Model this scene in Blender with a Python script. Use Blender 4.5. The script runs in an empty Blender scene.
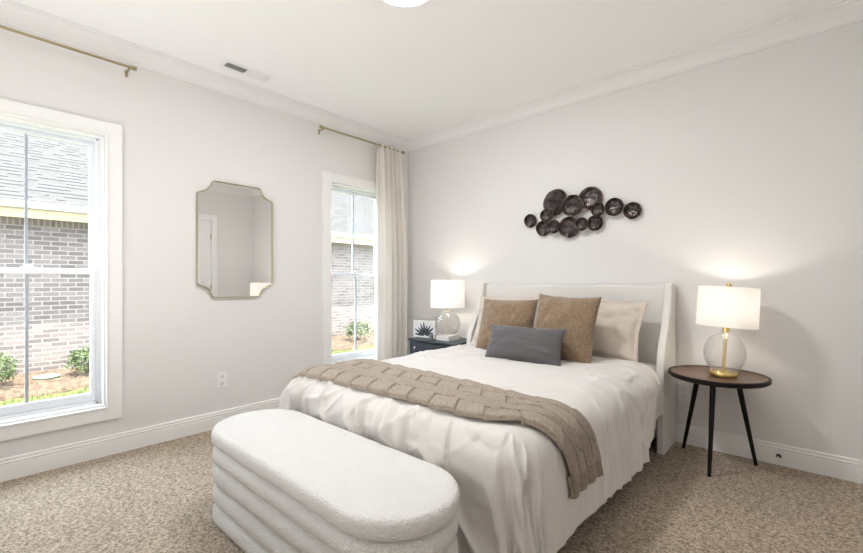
import bpy, bmesh, math, random
from mathutils import Vector, Matrix, noise
PI = math.pi
random.seed(7)
S = bpy.context.scene
COL = S.collection

# ------------------------------------------------------------------ camera
cam_d = bpy.data.cameras.new('camera')
cam = bpy.data.objects.new('camera', cam_d)
COL.objects.link(cam)
cam_d.sensor_width = 36.0
cam_d.lens = 421.2 / 863 * 36.0
cam_d.shift_y = 4.0 / 863
cam.location = (3.459, -3.426, 1.155)
cam.rotation_euler = (PI / 2, 0, 0.7346)
cam_d.clip_start = 0.02
S.camera = cam

# ------------------------------------------------------------------ world, sun, exposure
w = bpy.data.worlds.new('world'); S.world = w
w.use_nodes = True
nt = w.node_tree
bg = nt.nodes['Background']
bg.inputs['Color'].default_value = (0.72, 0.86, 1.0, 1)
bg.inputs['Strength'].default_value = 15.0
sun_d = bpy.data.lights.new('sun', 'SUN'); sun_d.energy = 34; sun_d.angle = math.radians(0.6)
sun_d.color = (1, 0.95, 0.86)
sun = bpy.data.objects.new('sun', sun_d); COL.objects.link(sun)
sun.location = (4, 0, 8)
sd = Vector((-0.30, -0.06, -1.0)).normalized()
sun.rotation_euler = sd.to_track_quat('-Z', 'Y').to_euler()
# added area fill behind the camera, tilted up to brighten ceiling and walls
fill_d = bpy.data.lights.new('fill_light', 'AREA'); fill_d.shape = 'RECTANGLE'
fill_d.size = 2.6; fill_d.size_y = 1.6; fill_d.energy = 52; fill_d.color = (1.0, 0.985, 0.975)
fill_o = bpy.data.objects.new('fill_light', fill_d); COL.objects.link(fill_o)
fill_o.location = (1.7, -4.15, 1.0); fill_o.rotation_euler = (math.radians(152), 0, 0)
S.view_settings.view_transform = 'Standard'
S.view_settings.look = 'None'
S.view_settings.exposure = 0.0
S.view_settings.gamma = 1.0
S.view_settings.use_curve_mapping = False
S.cycles.max_bounces = 10
S.cycles.diffuse_bounces = 6
S.cycles.transparent_max_bounces = 16
S.cycles.use_denoising = True
S.cycles.sample_clamp_indirect = 8.0

# ------------------------------------------------------------------ materials
def mat(name, col, rough=0.6, metal=0.0, **k):
    m = bpy.data.materials.new(name); m.use_nodes = True
    b = m.node_tree.nodes['Principled BSDF']
    b.inputs['Base Color'].default_value = (*col, 1)
    b.inputs['Roughness'].default_value = rough
    b.inputs['Metallic'].default_value = metal
    for kk, v in k.items():
        b.inputs[kk.replace('_', ' ')].default_value = v
    return m

def N(m, t, **k):
    n = m.node_tree.nodes.new(t)
    for kk, v in k.items():
        setattr(n, kk, v)
    return n

def coords(m, scale=(1, 1, 1), rot=(0, 0, 0), kind='Object'):
    tc = N(m, 'ShaderNodeTexCoord'); mp = N(m, 'ShaderNodeMapping')
    m.node_tree.links.new(tc.outputs[kind], mp.inputs['Vector'])
    mp.inputs['Scale'].default_value = scale
    mp.inputs['Rotation'].default_value = rot
    return mp.outputs['Vector']

def bsdf(m): return m.node_tree.nodes['Principled BSDF']

def bump_noise(m, scale, strength, dist=0.01, detail=4, vec=None, sc=(1, 1, 1)):
    L = m.node_tree.links
    v = vec or coords(m, sc)
    n = N(m, 'ShaderNodeTexNoise'); n.inputs['Scale'].default_value = scale; n.inputs['Detail'].default_value = detail
    L.new(v, n.inputs['Vector'])
    b = N(m, 'ShaderNodeBump'); b.inputs['Strength'].default_value = strength; b.inputs['Distance'].default_value = dist
    L.new(n.outputs['Fac'], b.inputs['Height'])
    old = bsdf(m).inputs['Normal']
    if old.is_linked:
        L.new(old.links[0].from_socket, b.inputs['Normal'])
    L.new(b.outputs['Normal'], old)
    return n

def vary(m, scale, c1, c2, detail=4, sc=(1, 1, 1), lo=0.35, hi=0.65):
    L = m.node_tree.links
    n = N(m, 'ShaderNodeTexNoise'); n.inputs['Scale'].default_value = scale; n.inputs['Detail'].default_value = detail
    L.new(coords(m, sc), n.inputs['Vector'])
    r = N(m, 'ShaderNodeValToRGB')
    r.color_ramp.elements[0].position = lo; r.color_ramp.elements[0].color = (*c1, 1)
    r.color_ramp.elements[1].position = hi; r.color_ramp.elements[1].color = (*c2, 1)
    L.new(n.outputs['Fac'], r.inputs['Fac'])
    L.new(r.outputs['Color'], bsdf(m).inputs['Base Color'])
    return r

M = {}
M['wall'] = mat('wall_paint', (0.735, 0.722, 0.708), 0.9); bump_noise(M['wall'], 260, 0.05, 0.002)
M['ceil'] = mat('ceiling_paint', (0.90, 0.895, 0.885), 0.95)
M['crown'] = mat('crown_paint', (0.80, 0.79, 0.78), 0.8)
M['trim'] = mat('trim_paint', (0.84, 0.835, 0.82), 0.45)
M['vinyl'] = mat('white_vinyl', (0.80, 0.82, 0.85), 0.4)
M['muntin_grey'] = mat('grey_muntin', (0.40, 0.42, 0.46), 0.5)
M['jamb_grey'] = mat('grey_weatherstrip', (0.35, 0.37, 0.40), 0.5)
# carpet
m = M['carpet'] = mat('carpet_pile', (0.40, 0.34, 0.29), 1.0)
L = m.node_tree.links
vo = N(m, 'ShaderNodeTexVoronoi'); vo.inputs['Scale'].default_value = 135; L.new(coords(m), vo.inputs['Vector'])
sc_ = N(m, 'ShaderNodeSeparateColor'); L.new(vo.outputs['Color'], sc_.inputs[0])
no = N(m, 'ShaderNodeTexNoise'); no.inputs['Scale'].default_value = 48; no.inputs['Detail'].default_value = 9; no.inputs['Roughness'].default_value = 0.72; L.new(coords(m), no.inputs['Vector'])
mm = N(m, 'ShaderNodeMath', operation='MULTIPLY_ADD'); mm.inputs[1].default_value = 0.42; L.new(sc_.outputs[0], mm.inputs[0]); L.new(no.outputs['Fac'], mm.inputs[2])
rp = N(m, 'ShaderNodeValToRGB'); rp.color_ramp.elements[0].position = 0.42; rp.color_ramp.elements[1].position = 1.0
rp.color_ramp.elements[0].color = (0.165, 0.125, 0.090, 1); rp.color_ramp.elements[1].color = (0.675, 0.555, 0.435, 1)
L.new(mm.outputs[0], rp.inputs['Fac']); L.new(rp.outputs['Color'], bsdf(m).inputs['Base Color'])
bq = N(m, 'ShaderNodeBump'); bq.inputs['Strength'].default_value = 0.8; bq.inputs['Distance'].default_value = 0.012
L.new(mm.outputs[0], bq.inputs['Height']); L.new(bq.outputs['Normal'], bsdf(m).inputs['Normal'])
bump_noise(m, 7, 0.6, 0.04, 3)
# boucle
m = M['boucle'] = mat('boucle', (0.70, 0.685, 0.66), 1.0)
L = m.node_tree.links
v = N(m, 'ShaderNodeTexVoronoi'); v.inputs['Scale'].default_value = 150
L.new(coords(m), v.inputs['Vector'])
b = N(m, 'ShaderNodeBump'); b.inputs['Strength'].default_value = 0.8; b.inputs['Distance'].default_value = 0.006; b.invert = True
L.new(v.outputs['Distance'], b.inputs['Height']); L.new(b.outputs['Normal'], bsdf(m).inputs['Normal'])
bump_noise(m, 90, 0.3, 0.006, 3)
M['duvet'] = mat('duvet_cotton', (0.63, 0.60, 0.57), 0.85, Sheen_Weight=0.2); bump_noise(M['duvet'], 30, 0.18, 0.012, 5)
bump_noise(M['duvet'], 700, 0.15, 0.001, 2)
M['sheet'] = mat('white_sheet', (0.78, 0.77, 0.75), 0.85)
M['sham'] = mat('sham_cotton', (0.60, 0.53, 0.46), 0.85); bump_noise(M['sham'], 14, 0.25, 0.02, 4)
m = M['chenille'] = mat('brown_chenille', (0.30, 0.19, 0.11), 0.95, Sheen_Weight=0.4)
vary(m, 120, (0.13, 0.083, 0.045), (0.33, 0.228, 0.14), 4, lo=0.3, hi=0.7)
bump_noise(m, 160, 0.7, 0.006, 3)
M['slate'] = mat('slate_linen', (0.085, 0.081, 0.083), 0.8, Sheen_Weight=0.25); bump_noise(M['slate'], 400, 0.3, 0.002, 2)
m = M['knit'] = mat('taupe_knit', (0.36, 0.29, 0.22), 0.95, Sheen_Weight=0.2)
M['cream'] = mat('cream_linen', (0.74, 0.715, 0.68), 0.85); bump_noise(M['cream'], 500, 0.3, 0.002, 2)
M['boxspring'] = mat('dark_bed_base', (0.05, 0.045, 0.04), 0.8)
M['brass'] = mat('brass', (0.74, 0.55, 0.22), 0.25, 1.0)
M['pale_metal'] = mat('pale_champagne_metal', (0.62, 0.54, 0.42), 0.35, 0.8)
M['frame_gold'] = mat('pale_gold', (0.50, 0.46, 0.33), 0.4, 1.0)
M['brass_dull'] = mat('antique_brass', (0.42, 0.36, 0.22), 0.4, 1.0)
M['chrome'] = mat('chrome', (0.8, 0.8, 0.8), 0.15, 1.0)
M['black_wood'] = mat('black_wood', (0.009, 0.007, 0.006), 0.5, Specular_IOR_Level=0.2)
m = M['walnut'] = mat('walnut', (0.16, 0.09, 0.05), 0.35)
vary(m, 6, (0.085, 0.045, 0.026), (0.17, 0.10, 0.06), 6, sc=(1.5, 14, 1))
M['navy'] = mat('dark_blue_lacquer', (0.022, 0.035, 0.047), 0.4)
M['mirror'] = mat('mirror_glass', (0.93, 0.93, 0.93), 0.01, 1.0)
M['marble'] = mat('white_marble', (0.78, 0.77, 0.75), 0.3)
M['greybox'] = mat('grey_box', (0.22, 0.22, 0.23), 0.5)
M['silver'] = mat('silver_frame', (0.78, 0.78, 0.77), 0.35)
M['plastic'] = mat('white_plastic', (0.80, 0.80, 0.79), 0.4)
M['plastic_dark'] = mat('slot_dark', (0.08, 0.08, 0.08), 0.5)
M['red_slot'] = mat('pinkish_plug', (0.62, 0.30, 0.24), 0.5)
M['curtain'] = mat('curtain_linen', (0.84, 0.80, 0.75), 0.9); bump_noise(M['curtain'], 400, 0.2, 0.002, 2)
# thin translucent share for curtain and shades
def add_translucent(m, col, fac):
    L = m.node_tree.links
    t = N(m, 'ShaderNodeBsdfTranslucent'); t.inputs['Color'].default_value = (*col, 1)
    mx = N(m, 'ShaderNodeMixShader'); mx.inputs['Fac'].default_value = fac
    out = m.node_tree.nodes['Material Output']
    L.new(bsdf(m).outputs[0], mx.inputs[1]); L.new(t.outputs[0], mx.inputs[2]); L.new(mx.outputs[0], out.inputs['Surface'])
add_translucent(M['curtain'], (0.8, 0.78, 0.74), 0.12)
M['shade'] = mat('white_lamp_fabric', (0.94, 0.935, 0.925), 0.9)
add_translucent(M['shade'], (0.99, 0.985, 0.98), 0.66)
m = M['glass'] = bpy.data.materials.new('clear_glass'); m.use_nodes = True
L = m.node_tree.links; m.node_tree.nodes.remove(m.node_tree.nodes['Principled BSDF'])
t = N(m, 'ShaderNodeBsdfTransparent'); t.inputs['Color'].default_value = (0.97, 0.97, 0.965, 1)
g = N(m, 'ShaderNodeBsdfGlossy'); g.inputs['Roughness'].default_value = 0.06
lw = N(m, 'ShaderNodeLayerWeight'); lw.inputs['Blend'].default_value = 0.22
df = N(m, 'ShaderNodeBsdfDiffuse'); df.inputs['Color'].default_value = (0.95, 0.94, 0.92, 1)
m1 = N(m, 'ShaderNodeMixShader'); m1.inputs[0].default_value = 0.07
mu = N(m, 'ShaderNodeMath', operation='MULTIPLY'); mu.inputs[1].default_value = 0.55
nz = N(m, 'ShaderNodeTexNoise'); nz.inputs['Scale'].default_value = 42; nz.inputs['Detail'].default_value = 2
L.new(coords(m, (1, 1, 2.0)), nz.inputs['Vector'])
bm_ = N(m, 'ShaderNodeBump'); bm_.inputs['Strength'].default_value = 0.7; bm_.inputs['Distance'].default_value = 0.008
L.new(nz.outputs['Fac'], bm_.inputs['Height']); L.new(bm_.outputs['Normal'], g.inputs['Normal']); L.new(bm_.outputs['Normal'], lw.inputs['Normal'])
mx = N(m, 'ShaderNodeMixShader'); L.new(lw.outputs['Facing'], mu.inputs[0]); L.new(mu.outputs[0], mx.inputs[0])
L.new(t.outputs[0], m1.inputs[1]); L.new(df.outputs[0], m1.inputs[2]); L.new(m1.outputs[0], mx.inputs[1]); L.new(g.outputs[0], mx.inputs[2]); L.new(mx.outputs[0], m.node_tree.nodes['Material Output'].inputs['Surface'])
# window pane: clear with a faint reflection
m = M['pane'] = bpy.data.materials.new('window_pane'); m.use_nodes = True
L = m.node_tree.links; m.node_tree.nodes.remove(m.node_tree.nodes['Principled BSDF'])
t = N(m, 'ShaderNodeBsdfTransparent'); g = N(m, 'ShaderNodeBsdfGlossy'); g.inputs['Roughness'].default_value = 0.02
mx = N(m, 'ShaderNodeMixShader'); mx.inputs['Fac'].default_value = 0.06
L.new(t.outputs[0], mx.inputs[1]); L.new(g.outputs[0], mx.inputs[2]); L.new(mx.outputs[0], m.node_tree.nodes['Material Output'].inputs['Surface'])
# ceiling lamp diffuser and bulb
M['glow'] = mat('lit_diffuser', (0.9, 0.9, 0.9), 0.5, 0, Emission_Color=(0.98, 0.985, 1.0, 1), Emission_Strength=150)
M['bulb'] = mat('lit_bulb', (0.9, 0.9, 0.9), 0.5, 0, Emission_Color=(1, 0.87, 0.72, 1), Emission_Strength=25)
# hammered dark metal of the wall discs
m = M['disc'] = mat('hammered_dark_metal', (0.06, 0.05, 0.046), 0.22, 0.75)
bump_noise(m, 45, 0.5, 0.01, 3)
vary(m, 18, (0.010, 0.009, 0.009), (0.09, 0.070, 0.066), 3)
M['copper_rim'] = mat('copper_rim', (0.18, 0.10, 0.07), 0.3, 0.9)
# print on the small framed picture: pale fronds on black
m = M['print_dark'] = mat('black_print', (0.03, 0.035, 0.045), 0.5)
M['print_pale'] = mat('pale_fronds', (0.72, 0.73, 0.74), 0.5)
# outside
def brick_mat(name, c1, c2, mortar, w_, h_, ms, rotmode='yz'):
    m = mat(name, c1, 0.9)
    L = m.node_tree.links
    tc = N(m, 'ShaderNodeTexCoord'); sp = N(m, 'ShaderNodeSeparateXYZ'); cb = N(m, 'ShaderNodeCombineXYZ')
    L.new(tc.outputs['Object'], sp.inputs[0]); L.new(sp.outputs['Y'], cb.inputs['X'])
    L.new(sp.outputs['Z' if rotmode == 'yz' else 'X'], cb.inputs['Y'])
    bt = N(m, 'ShaderNodeTexBrick'); L.new(cb.outputs[0], bt.inputs['Vector'])
    bt.inputs['Color1'].default_value = (*c1, 1); bt.inputs['Color2'].default_value = (*c2, 1)
    bt.inputs['Mortar'].default_value = (*mortar, 1)
    bt.inputs['Scale'].default_value = 1.0; bt.inputs['Brick Width'].default_value = w_
    bt.inputs['Row Height'].default_value = h_; bt.inputs['Mortar Size'].default_value = ms
    bt.inputs['Mortar Smooth'].default_value = 0.2
    L.new(bt.outputs['Color'], bsdf(m).inputs['Base Color'])
    bp = N(m, 'ShaderNodeBump'); bp.invert = True; bp.inputs['Distance'].default_value = 0.01
    L.new(bt.outputs['Fac'], bp.inputs['Height']); L.new(bp.outputs['Normal'], bsdf(m).inputs['Normal'])
    return m
M['brick'] = brick_mat('grey_brick', (0.062, 0.047, 0.040), (0.120, 0.094, 0.080), (0.185, 0.155, 0.13), 0.215, 0.076, 0.010)
M['soldier'] = brick_mat('soldier_brick', (0.07, 0.048, 0.033), (0.11, 0.078, 0.055), (0.17, 0.135, 0.10), 0.072, 0.3, 0.012)
m = M['shingle'] = mat('grey_shingles', (0.03, 0.03, 0.03), 0.95, Specular_IOR_Level=0.0)
L = m.node_tree.links
tc = N(m, 'ShaderNodeTexCoord'); sp = N(m, 'ShaderNodeSeparateXYZ'); L.new(tc.outputs['Object'], sp.inputs[0])
dv = N(m, 'ShaderNodeMath', operation='DIVIDE'); dv.inputs[1].default_value = 0.135; L.new(sp.outputs['X'], dv.inputs[0])
fl = N(m, 'ShaderNodeMath', operation='FLOOR'); L.new(dv.outputs[0], fl.inputs[0])
fr = N(m, 'ShaderNodeMath', operation='FRACT'); L.new(dv.outputs[0], fr.inputs[0])
cb = N(m, 'ShaderNodeCombineXYZ'); ky = N(m, 'ShaderNodeMath', operation='MULTIPLY'); ky.inputs[1].default_value = 3.2; L.new(sp.outputs['Y'], ky.inputs[0])
kf = N(m, 'ShaderNodeMath', operation='MULTIPLY'); kf.inputs[1].default_value = 7.3; L.new(fl.outputs[0], kf.inputs[0])
L.new(ky.outputs[0], cb.inputs['X']); L.new(kf.outputs[0], cb.inputs['Y'])
nn = N(m, 'ShaderNodeTexNoise'); nn.inputs['Scale'].default_value = 1.0; nn.inputs['Detail'].default_value = 1; L.new(cb.outputs[0], nn.inputs['Vector'])
lt = N(m, 'ShaderNodeMath', operation='LESS_THAN'); lt.inputs[1].default_value = 0.27; L.new(fr.outputs[0], lt.inputs[0])
gt = N(m, 'ShaderNodeMath', operation='GREATER_THAN'); gt.inputs[1].default_value = 0.47; L.new(nn.outputs['Fac'], gt.inputs[0])
ml = N(m, 'ShaderNodeMath', operation='MULTIPLY'); L.new(lt.outputs[0], ml.inputs[0]); L.new(gt.outputs[0], ml.inputs[1])
r1 = N(m, 'ShaderNodeValToRGB'); r1.color_ramp.elements[0].position = 0.3; r1.color_ramp.elements[1].position = 0.7
r1.color_ramp.elements[0].color = (0.042, 0.040, 0.0385, 1); r1.color_ramp.elements[1].color = (0.054, 0.052, 0.050, 1); L.new(nn.outputs['Fac'], r1.inputs['Fac'])
mc = N(m, 'ShaderNodeMix', data_type='RGBA'); L.new(ml.outputs[0], mc.inputs[0]); L.new(r1.outputs[0], mc.inputs[6]); mc.inputs[7].default_value = (0.018, 0.018, 0.018, 1)
L.new(mc.outputs[2], bsdf(m).inputs['Base Color'])
M['fascia'] = mat('cream_fascia', (0.20, 0.15, 0.075), 0.7)
M['gutter'] = mat('white_gutter', (0.35, 0.34, 0.33), 0.5)
m = M['mulch'] = mat('pine_straw', (0.10, 0.055, 0.03), 1.0)
vary(m, 14, (0.034, 0.018, 0.009), (0.082, 0.054, 0.031), 6, lo=0.35, hi=0.62); bump_noise(m, 40, 1.0, 0.03, 4)
m = M['grass'] = mat('lawn', (0.05, 0.09, 0.02), 1.0)
vary(m, 20, (0.036, 0.052, 0.008), (0.08, 0.09, 0.018), 5); bump_noise(m, 60, 1.0, 0.03, 4)
m = M['leaf'] = mat('shrub_leaf', (0.05, 0.11, 0.02), 0.6)
vary(m, 12, (0.016, 0.034, 0.006), (0.065, 0.09, 0.018), 3)
M['bark'] = mat('bark', (0.05, 0.035, 0.025), 0.9)
M['valve'] = mat('green_lid', (0.10, 0.16, 0.10), 0.6)

# ------------------------------------------------------------------ helpers
def mk(name, bm, m, parent=None, smooth=True, loc=None, bevel=0, seg=2, sub=0, angle=40, kind=None, label=None):
    me = bpy.data.meshes.new(name)
    bmesh.ops.recalc_face_normals(bm, faces=bm.faces[:])
    bm.to_mesh(me); bm.free()
    me.materials.append(m if not isinstance(m, str) else M[m])
    o = bpy.data.objects.new(name, me); COL.objects.link(o)
    if parent is not None: o.parent = parent
    if loc: o.location = loc
    if bevel:
        b = o.modifiers.new('bevel', 'BEVEL'); b.width = bevel; b.segments = seg; b.limit_method = 'ANGLE'
        b.angle_limit = math.radians(35)
    if sub:
        s = o.modifiers.new('sub', 'SUBSURF'); s.levels = sub; s.render_levels = sub
    if smooth:
        me.shade_smooth()
        if angle < 180:
            try: me.set_sharp_from_angle(angle=math.radians(angle))
            except Exception: pass
    if kind: o['kind'] = kind
    if label: o['label'] = label
    return o

def box(bm, x0, x1, y0, y1, z0, z1):
    vs = [bm.verts.new((x, y, z)) for x in (x0, x1) for y in (y0, y1) for z in (z0, z1)]
    for f in ((0, 1, 3, 2), (4, 6, 7, 5), (0, 4, 5, 1), (2, 3, 7, 6), (0, 2, 6, 4), (1, 5, 7, 3)):
        bm.faces.new([vs[i] for i in f])
    return bm

def NB(): return bmesh.new()
def bx(*a): return box(NB(), *a)

def lathe(bm, prof, c=(0, 0, 0), n=40, close=False):
    rings = []
    for r, z in prof:
        if r < 1e-6: rings.append([bm.verts.new((c[0], c[1], c[2] + z))])
        else: rings.append([bm.verts.new((c[0] + r * math.cos(2 * PI * i / n), c[1] + r * math.sin(2 * PI * i / n), c[2] + z)) for i in range(n)])
    pairs = list(zip(rings, rings[1:]))
    if close: pairs.append((rings[-1], rings[0]))
    for a, b in pairs:
        for i in range(n):
            j = (i + 1) % n
            if len(a) == 1 and len(b) == 1: break
            if len(a) == 1: bm.faces.new((a[0], b[i], b[j]))
            elif len(b) == 1: bm.faces.new((a[i], a[j], b[0]))
            else: bm.faces.new((a[i], a[j], b[j], b[i]))
    return bm

def tube(bm, pts, r, n=12, r2=None, cap=True):
    pts = [Vector(p) for p in pts]; rings = []
    for i, p in enumerate(pts):
        d = (pts[min(i + 1, len(pts) - 1)] - pts[max(i - 1, 0)]).normalized()
        up = Vector((0, 0, 1)) if abs(d.z) < 0.9 else Vector((1, 0, 0))
        a = d.cross(up).normalized(); b = d.cross(a).normalized()
        rr = r if r2 is None else r + (r2 - r) * i / (len(pts) - 1)
        rings.append([bm.verts.new(p + a * rr * math.cos(2 * PI * k / n) + b * rr * math.sin(2 * PI * k / n)) for k in range(n)])
    for a, b in zip(rings, rings[1:]):
        for k in range(n):
            bm.faces.new((a[k], a[(k + 1) % n], b[(k + 1) % n], b[k]))
    if cap:
        bm.faces.new(rings[0]); bm.faces.new(rings[-1])
    return bm

def prism(bm, poly, axis, a, b):
    """poly of 2-tuples, extruded along axis from a to b"""
    def P(u, v, t):
        return {'x': (t, u, v), 'y': (u, t, v), 'z': (u, v, t)}[axis]
    A = [bm.verts.new(P(u, v, a)) for u, v in poly]; B = [bm.verts.new(P(u, v, b)) for u, v in poly]
    n = len(poly)
    for i in range(n):
        bm.faces.new((A[i], A[(i + 1) % n], B[(i + 1) % n], B[i]))
    bm.faces.new(A); bm.faces.new(B)
    return bm

def empty(name, loc, label=None, cat=None, group=None, kind=None, rz=0):
    o = bpy.data.objects.new(name, None); COL.objects.link(o)
    o.location = loc; o.rotation_euler = (0, 0, rz); o.empty_display_size = 0.1
    tag(o, label, cat, group, kind)
    return o

def tag(o, label=None, cat=None, group=None, kind=None):
    if label: o['label'] = label
    if cat: o['category'] = cat
    if group: o['group'] = group
    if kind: o['kind'] = kind
    return o

def struct(name, bm, m, label=None, cat=None, **k):
    o = mk(name, bm, m, **k)
    return tag(o, label, cat, None, 'structure')

# ------------------------------------------------------------------ room shell
RX, RY, RZ = 3.92, -4.30, 2.74
WT = 0.16
WIN = [(-3.545, -2.805), (-1.060, -0.320)]       # clear openings in the left wall (y0, y1)
WZ0, WZ1 = 0.325, 2.110
struct('floor', bx(-WT, RX + 0.1, RY - 0.1, 0.1, -0.12, 0), 'carpet', 'beige cut pile carpet covering the bedroom floor', 'carpet', smooth=False)
struct('ceiling', bx(-WT, RX + 0.1, RY - 0.1, 0.1, RZ, RZ + 0.1), 'ceil', 'flat white ceiling', 'ceiling', smooth=False)
bm = NB()
ys = [RY, WIN[0][0], WIN[0][1], WIN[1][0], WIN[1][1], 0.0]
for a, b_ in ((0, 1), (2, 3), (4, 5)):
    box(bm, -WT, 0, ys[a], ys[b_], 0, RZ)
for (a, b_) in WIN:
    box(bm, -WT, 0, a, b_, 0, WZ0); box(bm, -WT, 0, a, b_, WZ1, RZ)
struct('wall_left', bm, 'wall', 'pale greige painted wall with the two windows and mirror', 'wall', smooth=False)
struct('wall_back', bx(-WT, RX + 0.1, 0, 0.12, 0, RZ), 'wall', 'pale greige painted wall behind the bed', 'wall', smooth=False)
bm = NB()
DY0, DY1, DZ = -1.56, -0.70, 2.14
box(bm, RX, RX + 0.1, RY, DY0, 0, RZ); box(bm, RX, RX + 0.1, DY1, 0, 0, RZ); box(bm, RX, RX + 0.1, DY0, DY1, DZ, RZ)
struct('wall_right', bm, 'wall', 'pale wall seen in the mirror with the white door', 'wall', smooth=False)
struct('wall_front', bx(-WT, RX + 0.1, RY - 0.1, RY, 0, RZ), 'wall', 'pale wall behind the camera', 'wall', smooth=False)

# baseboards and crown
bprof = [(0, 0), (0.016, 0), (0.016, 0.090), (0.013, 0.096), (0.017, 0.100), (0.017, 0.108), (0.010, 0.112), (0.010, 0.117), (0.013, 0.120), (0.012, 0.127), (0.006, 0.131), (0, 0.131)]
cprof = [(0, -0.105), (0.010, -0.105), (0.012, -0.096), (0.020, -0.092), (0.024, -0.078), (0.036, -0.058), (0.055, -0.040), (0.072, -0.030), (0.078, -0.024), (0.090, -0.020), (0.092, -0.010), (0.100, -0.008), (0.100, 0), (0, 0)]
struct('baseboard_left', prism(NB(), bprof, 'y', RY, 0), 'trim', 'white moulded baseboard along the window wall', 'baseboard', angle=25)
struct('baseboard_back', prism(NB(), [(-u, v) for u, v in bprof], 'x', 0.0, RX), 'trim', 'white moulded baseboard along the headboard wall', 'baseboard', angle=25)
bm = NB()
for y0, y1 in ((RY, DY0 - 0.09), (DY1 + 0.09, 0)):
    prism(bm, [(RX - u, v) for u, v in bprof], 'y', y0, y1)
struct('baseboard_right', bm, 'trim', 'white baseboard on the door wall', 'baseboard', angle=25)
struct('trim_1', prism(NB(), [(u, RZ + v) for u, v in cprof], 'y', RY, 0), 'crown', 'white crown moulding above the windows', 'moulding', angle=25)
struct('trim_2', prism(NB(), [(-u, RZ + v) for u, v in cprof], 'x', 0.0, RX), 'crown', 'white crown moulding above the headboard wall', 'moulding', angle=25)
struct('trim_3', prism(NB(), [(RX - u, RZ + v) for u, v in cprof], 'y', RY, 0), 'crown', 'white crown moulding above the door wall', 'moulding', angle=25)

# the door on the right wall, seen only in the mirror
d = empty('door_1', (RX, (DY0 + DY1) / 2, 0), 'white panelled door seen in the mirror', 'door', kind='structure')
bm = NB(); hw = (DY1 - DY0) / 2
box(bm, 0.02, 0.06, -hw, hw, 0.01, DZ)
for z0, z1 in ((0.25, 0.95), (1.10, 1.98)):
    box(bm, 0.012, 0.03, -hw + 0.14, -hw + 0.17, z0, z1); box(bm, 0.012, 0.03, hw - 0.17, hw - 0.14, z0, z1)
    box(bm, 0.012, 0.03, -hw + 0.17, hw - 0.17, z0, z0 + 0.03); box(bm, 0.012, 0.03, -hw + 0.17, hw - 0.17, z1 - 0.03, z1)
mk('door_panel', bm, 'trim', d, smooth=False, bevel=0.003)
bm = NB()
box(bm, -0.02, 0.0, -hw - 0.09, -hw, 0, DZ + 0.09); box(bm, -0.02, 0.0, hw, hw + 0.09, 0, DZ + 0.09); box(bm, -0.02, 0.0, -hw, hw, DZ, DZ + 0.09)
mk('door_casing', bm, 'trim', d, smooth=False, bevel=0.004)
for z in (0.25, 1.05, 1.88):
    mk('hinge', tube(NB(), [(0.008, hw - 0.008, z - 0.045), (0.008, hw - 0.008, z + 0.045)], 0.007), 'brass_dull', d)
bm = NB(); lathe(bm, [(0, 0), (0.026, 0.002), (0.03, 0.015), (0.02, 0.03), (0.01, 0.035), (0.01, 0.055), (0.03, 0.058), (0.03, 0.062), (0, 0.062)])
bmesh.ops.rotate(bm, verts=bm.verts, cent=(0, 0, 0), matrix=Matrix.Rotation(PI / 2, 3, 'Y'))
mk('door_knob', bm, 'brass_dull', d, loc=(-0.045, -hw + 0.07, 0.98))

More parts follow.
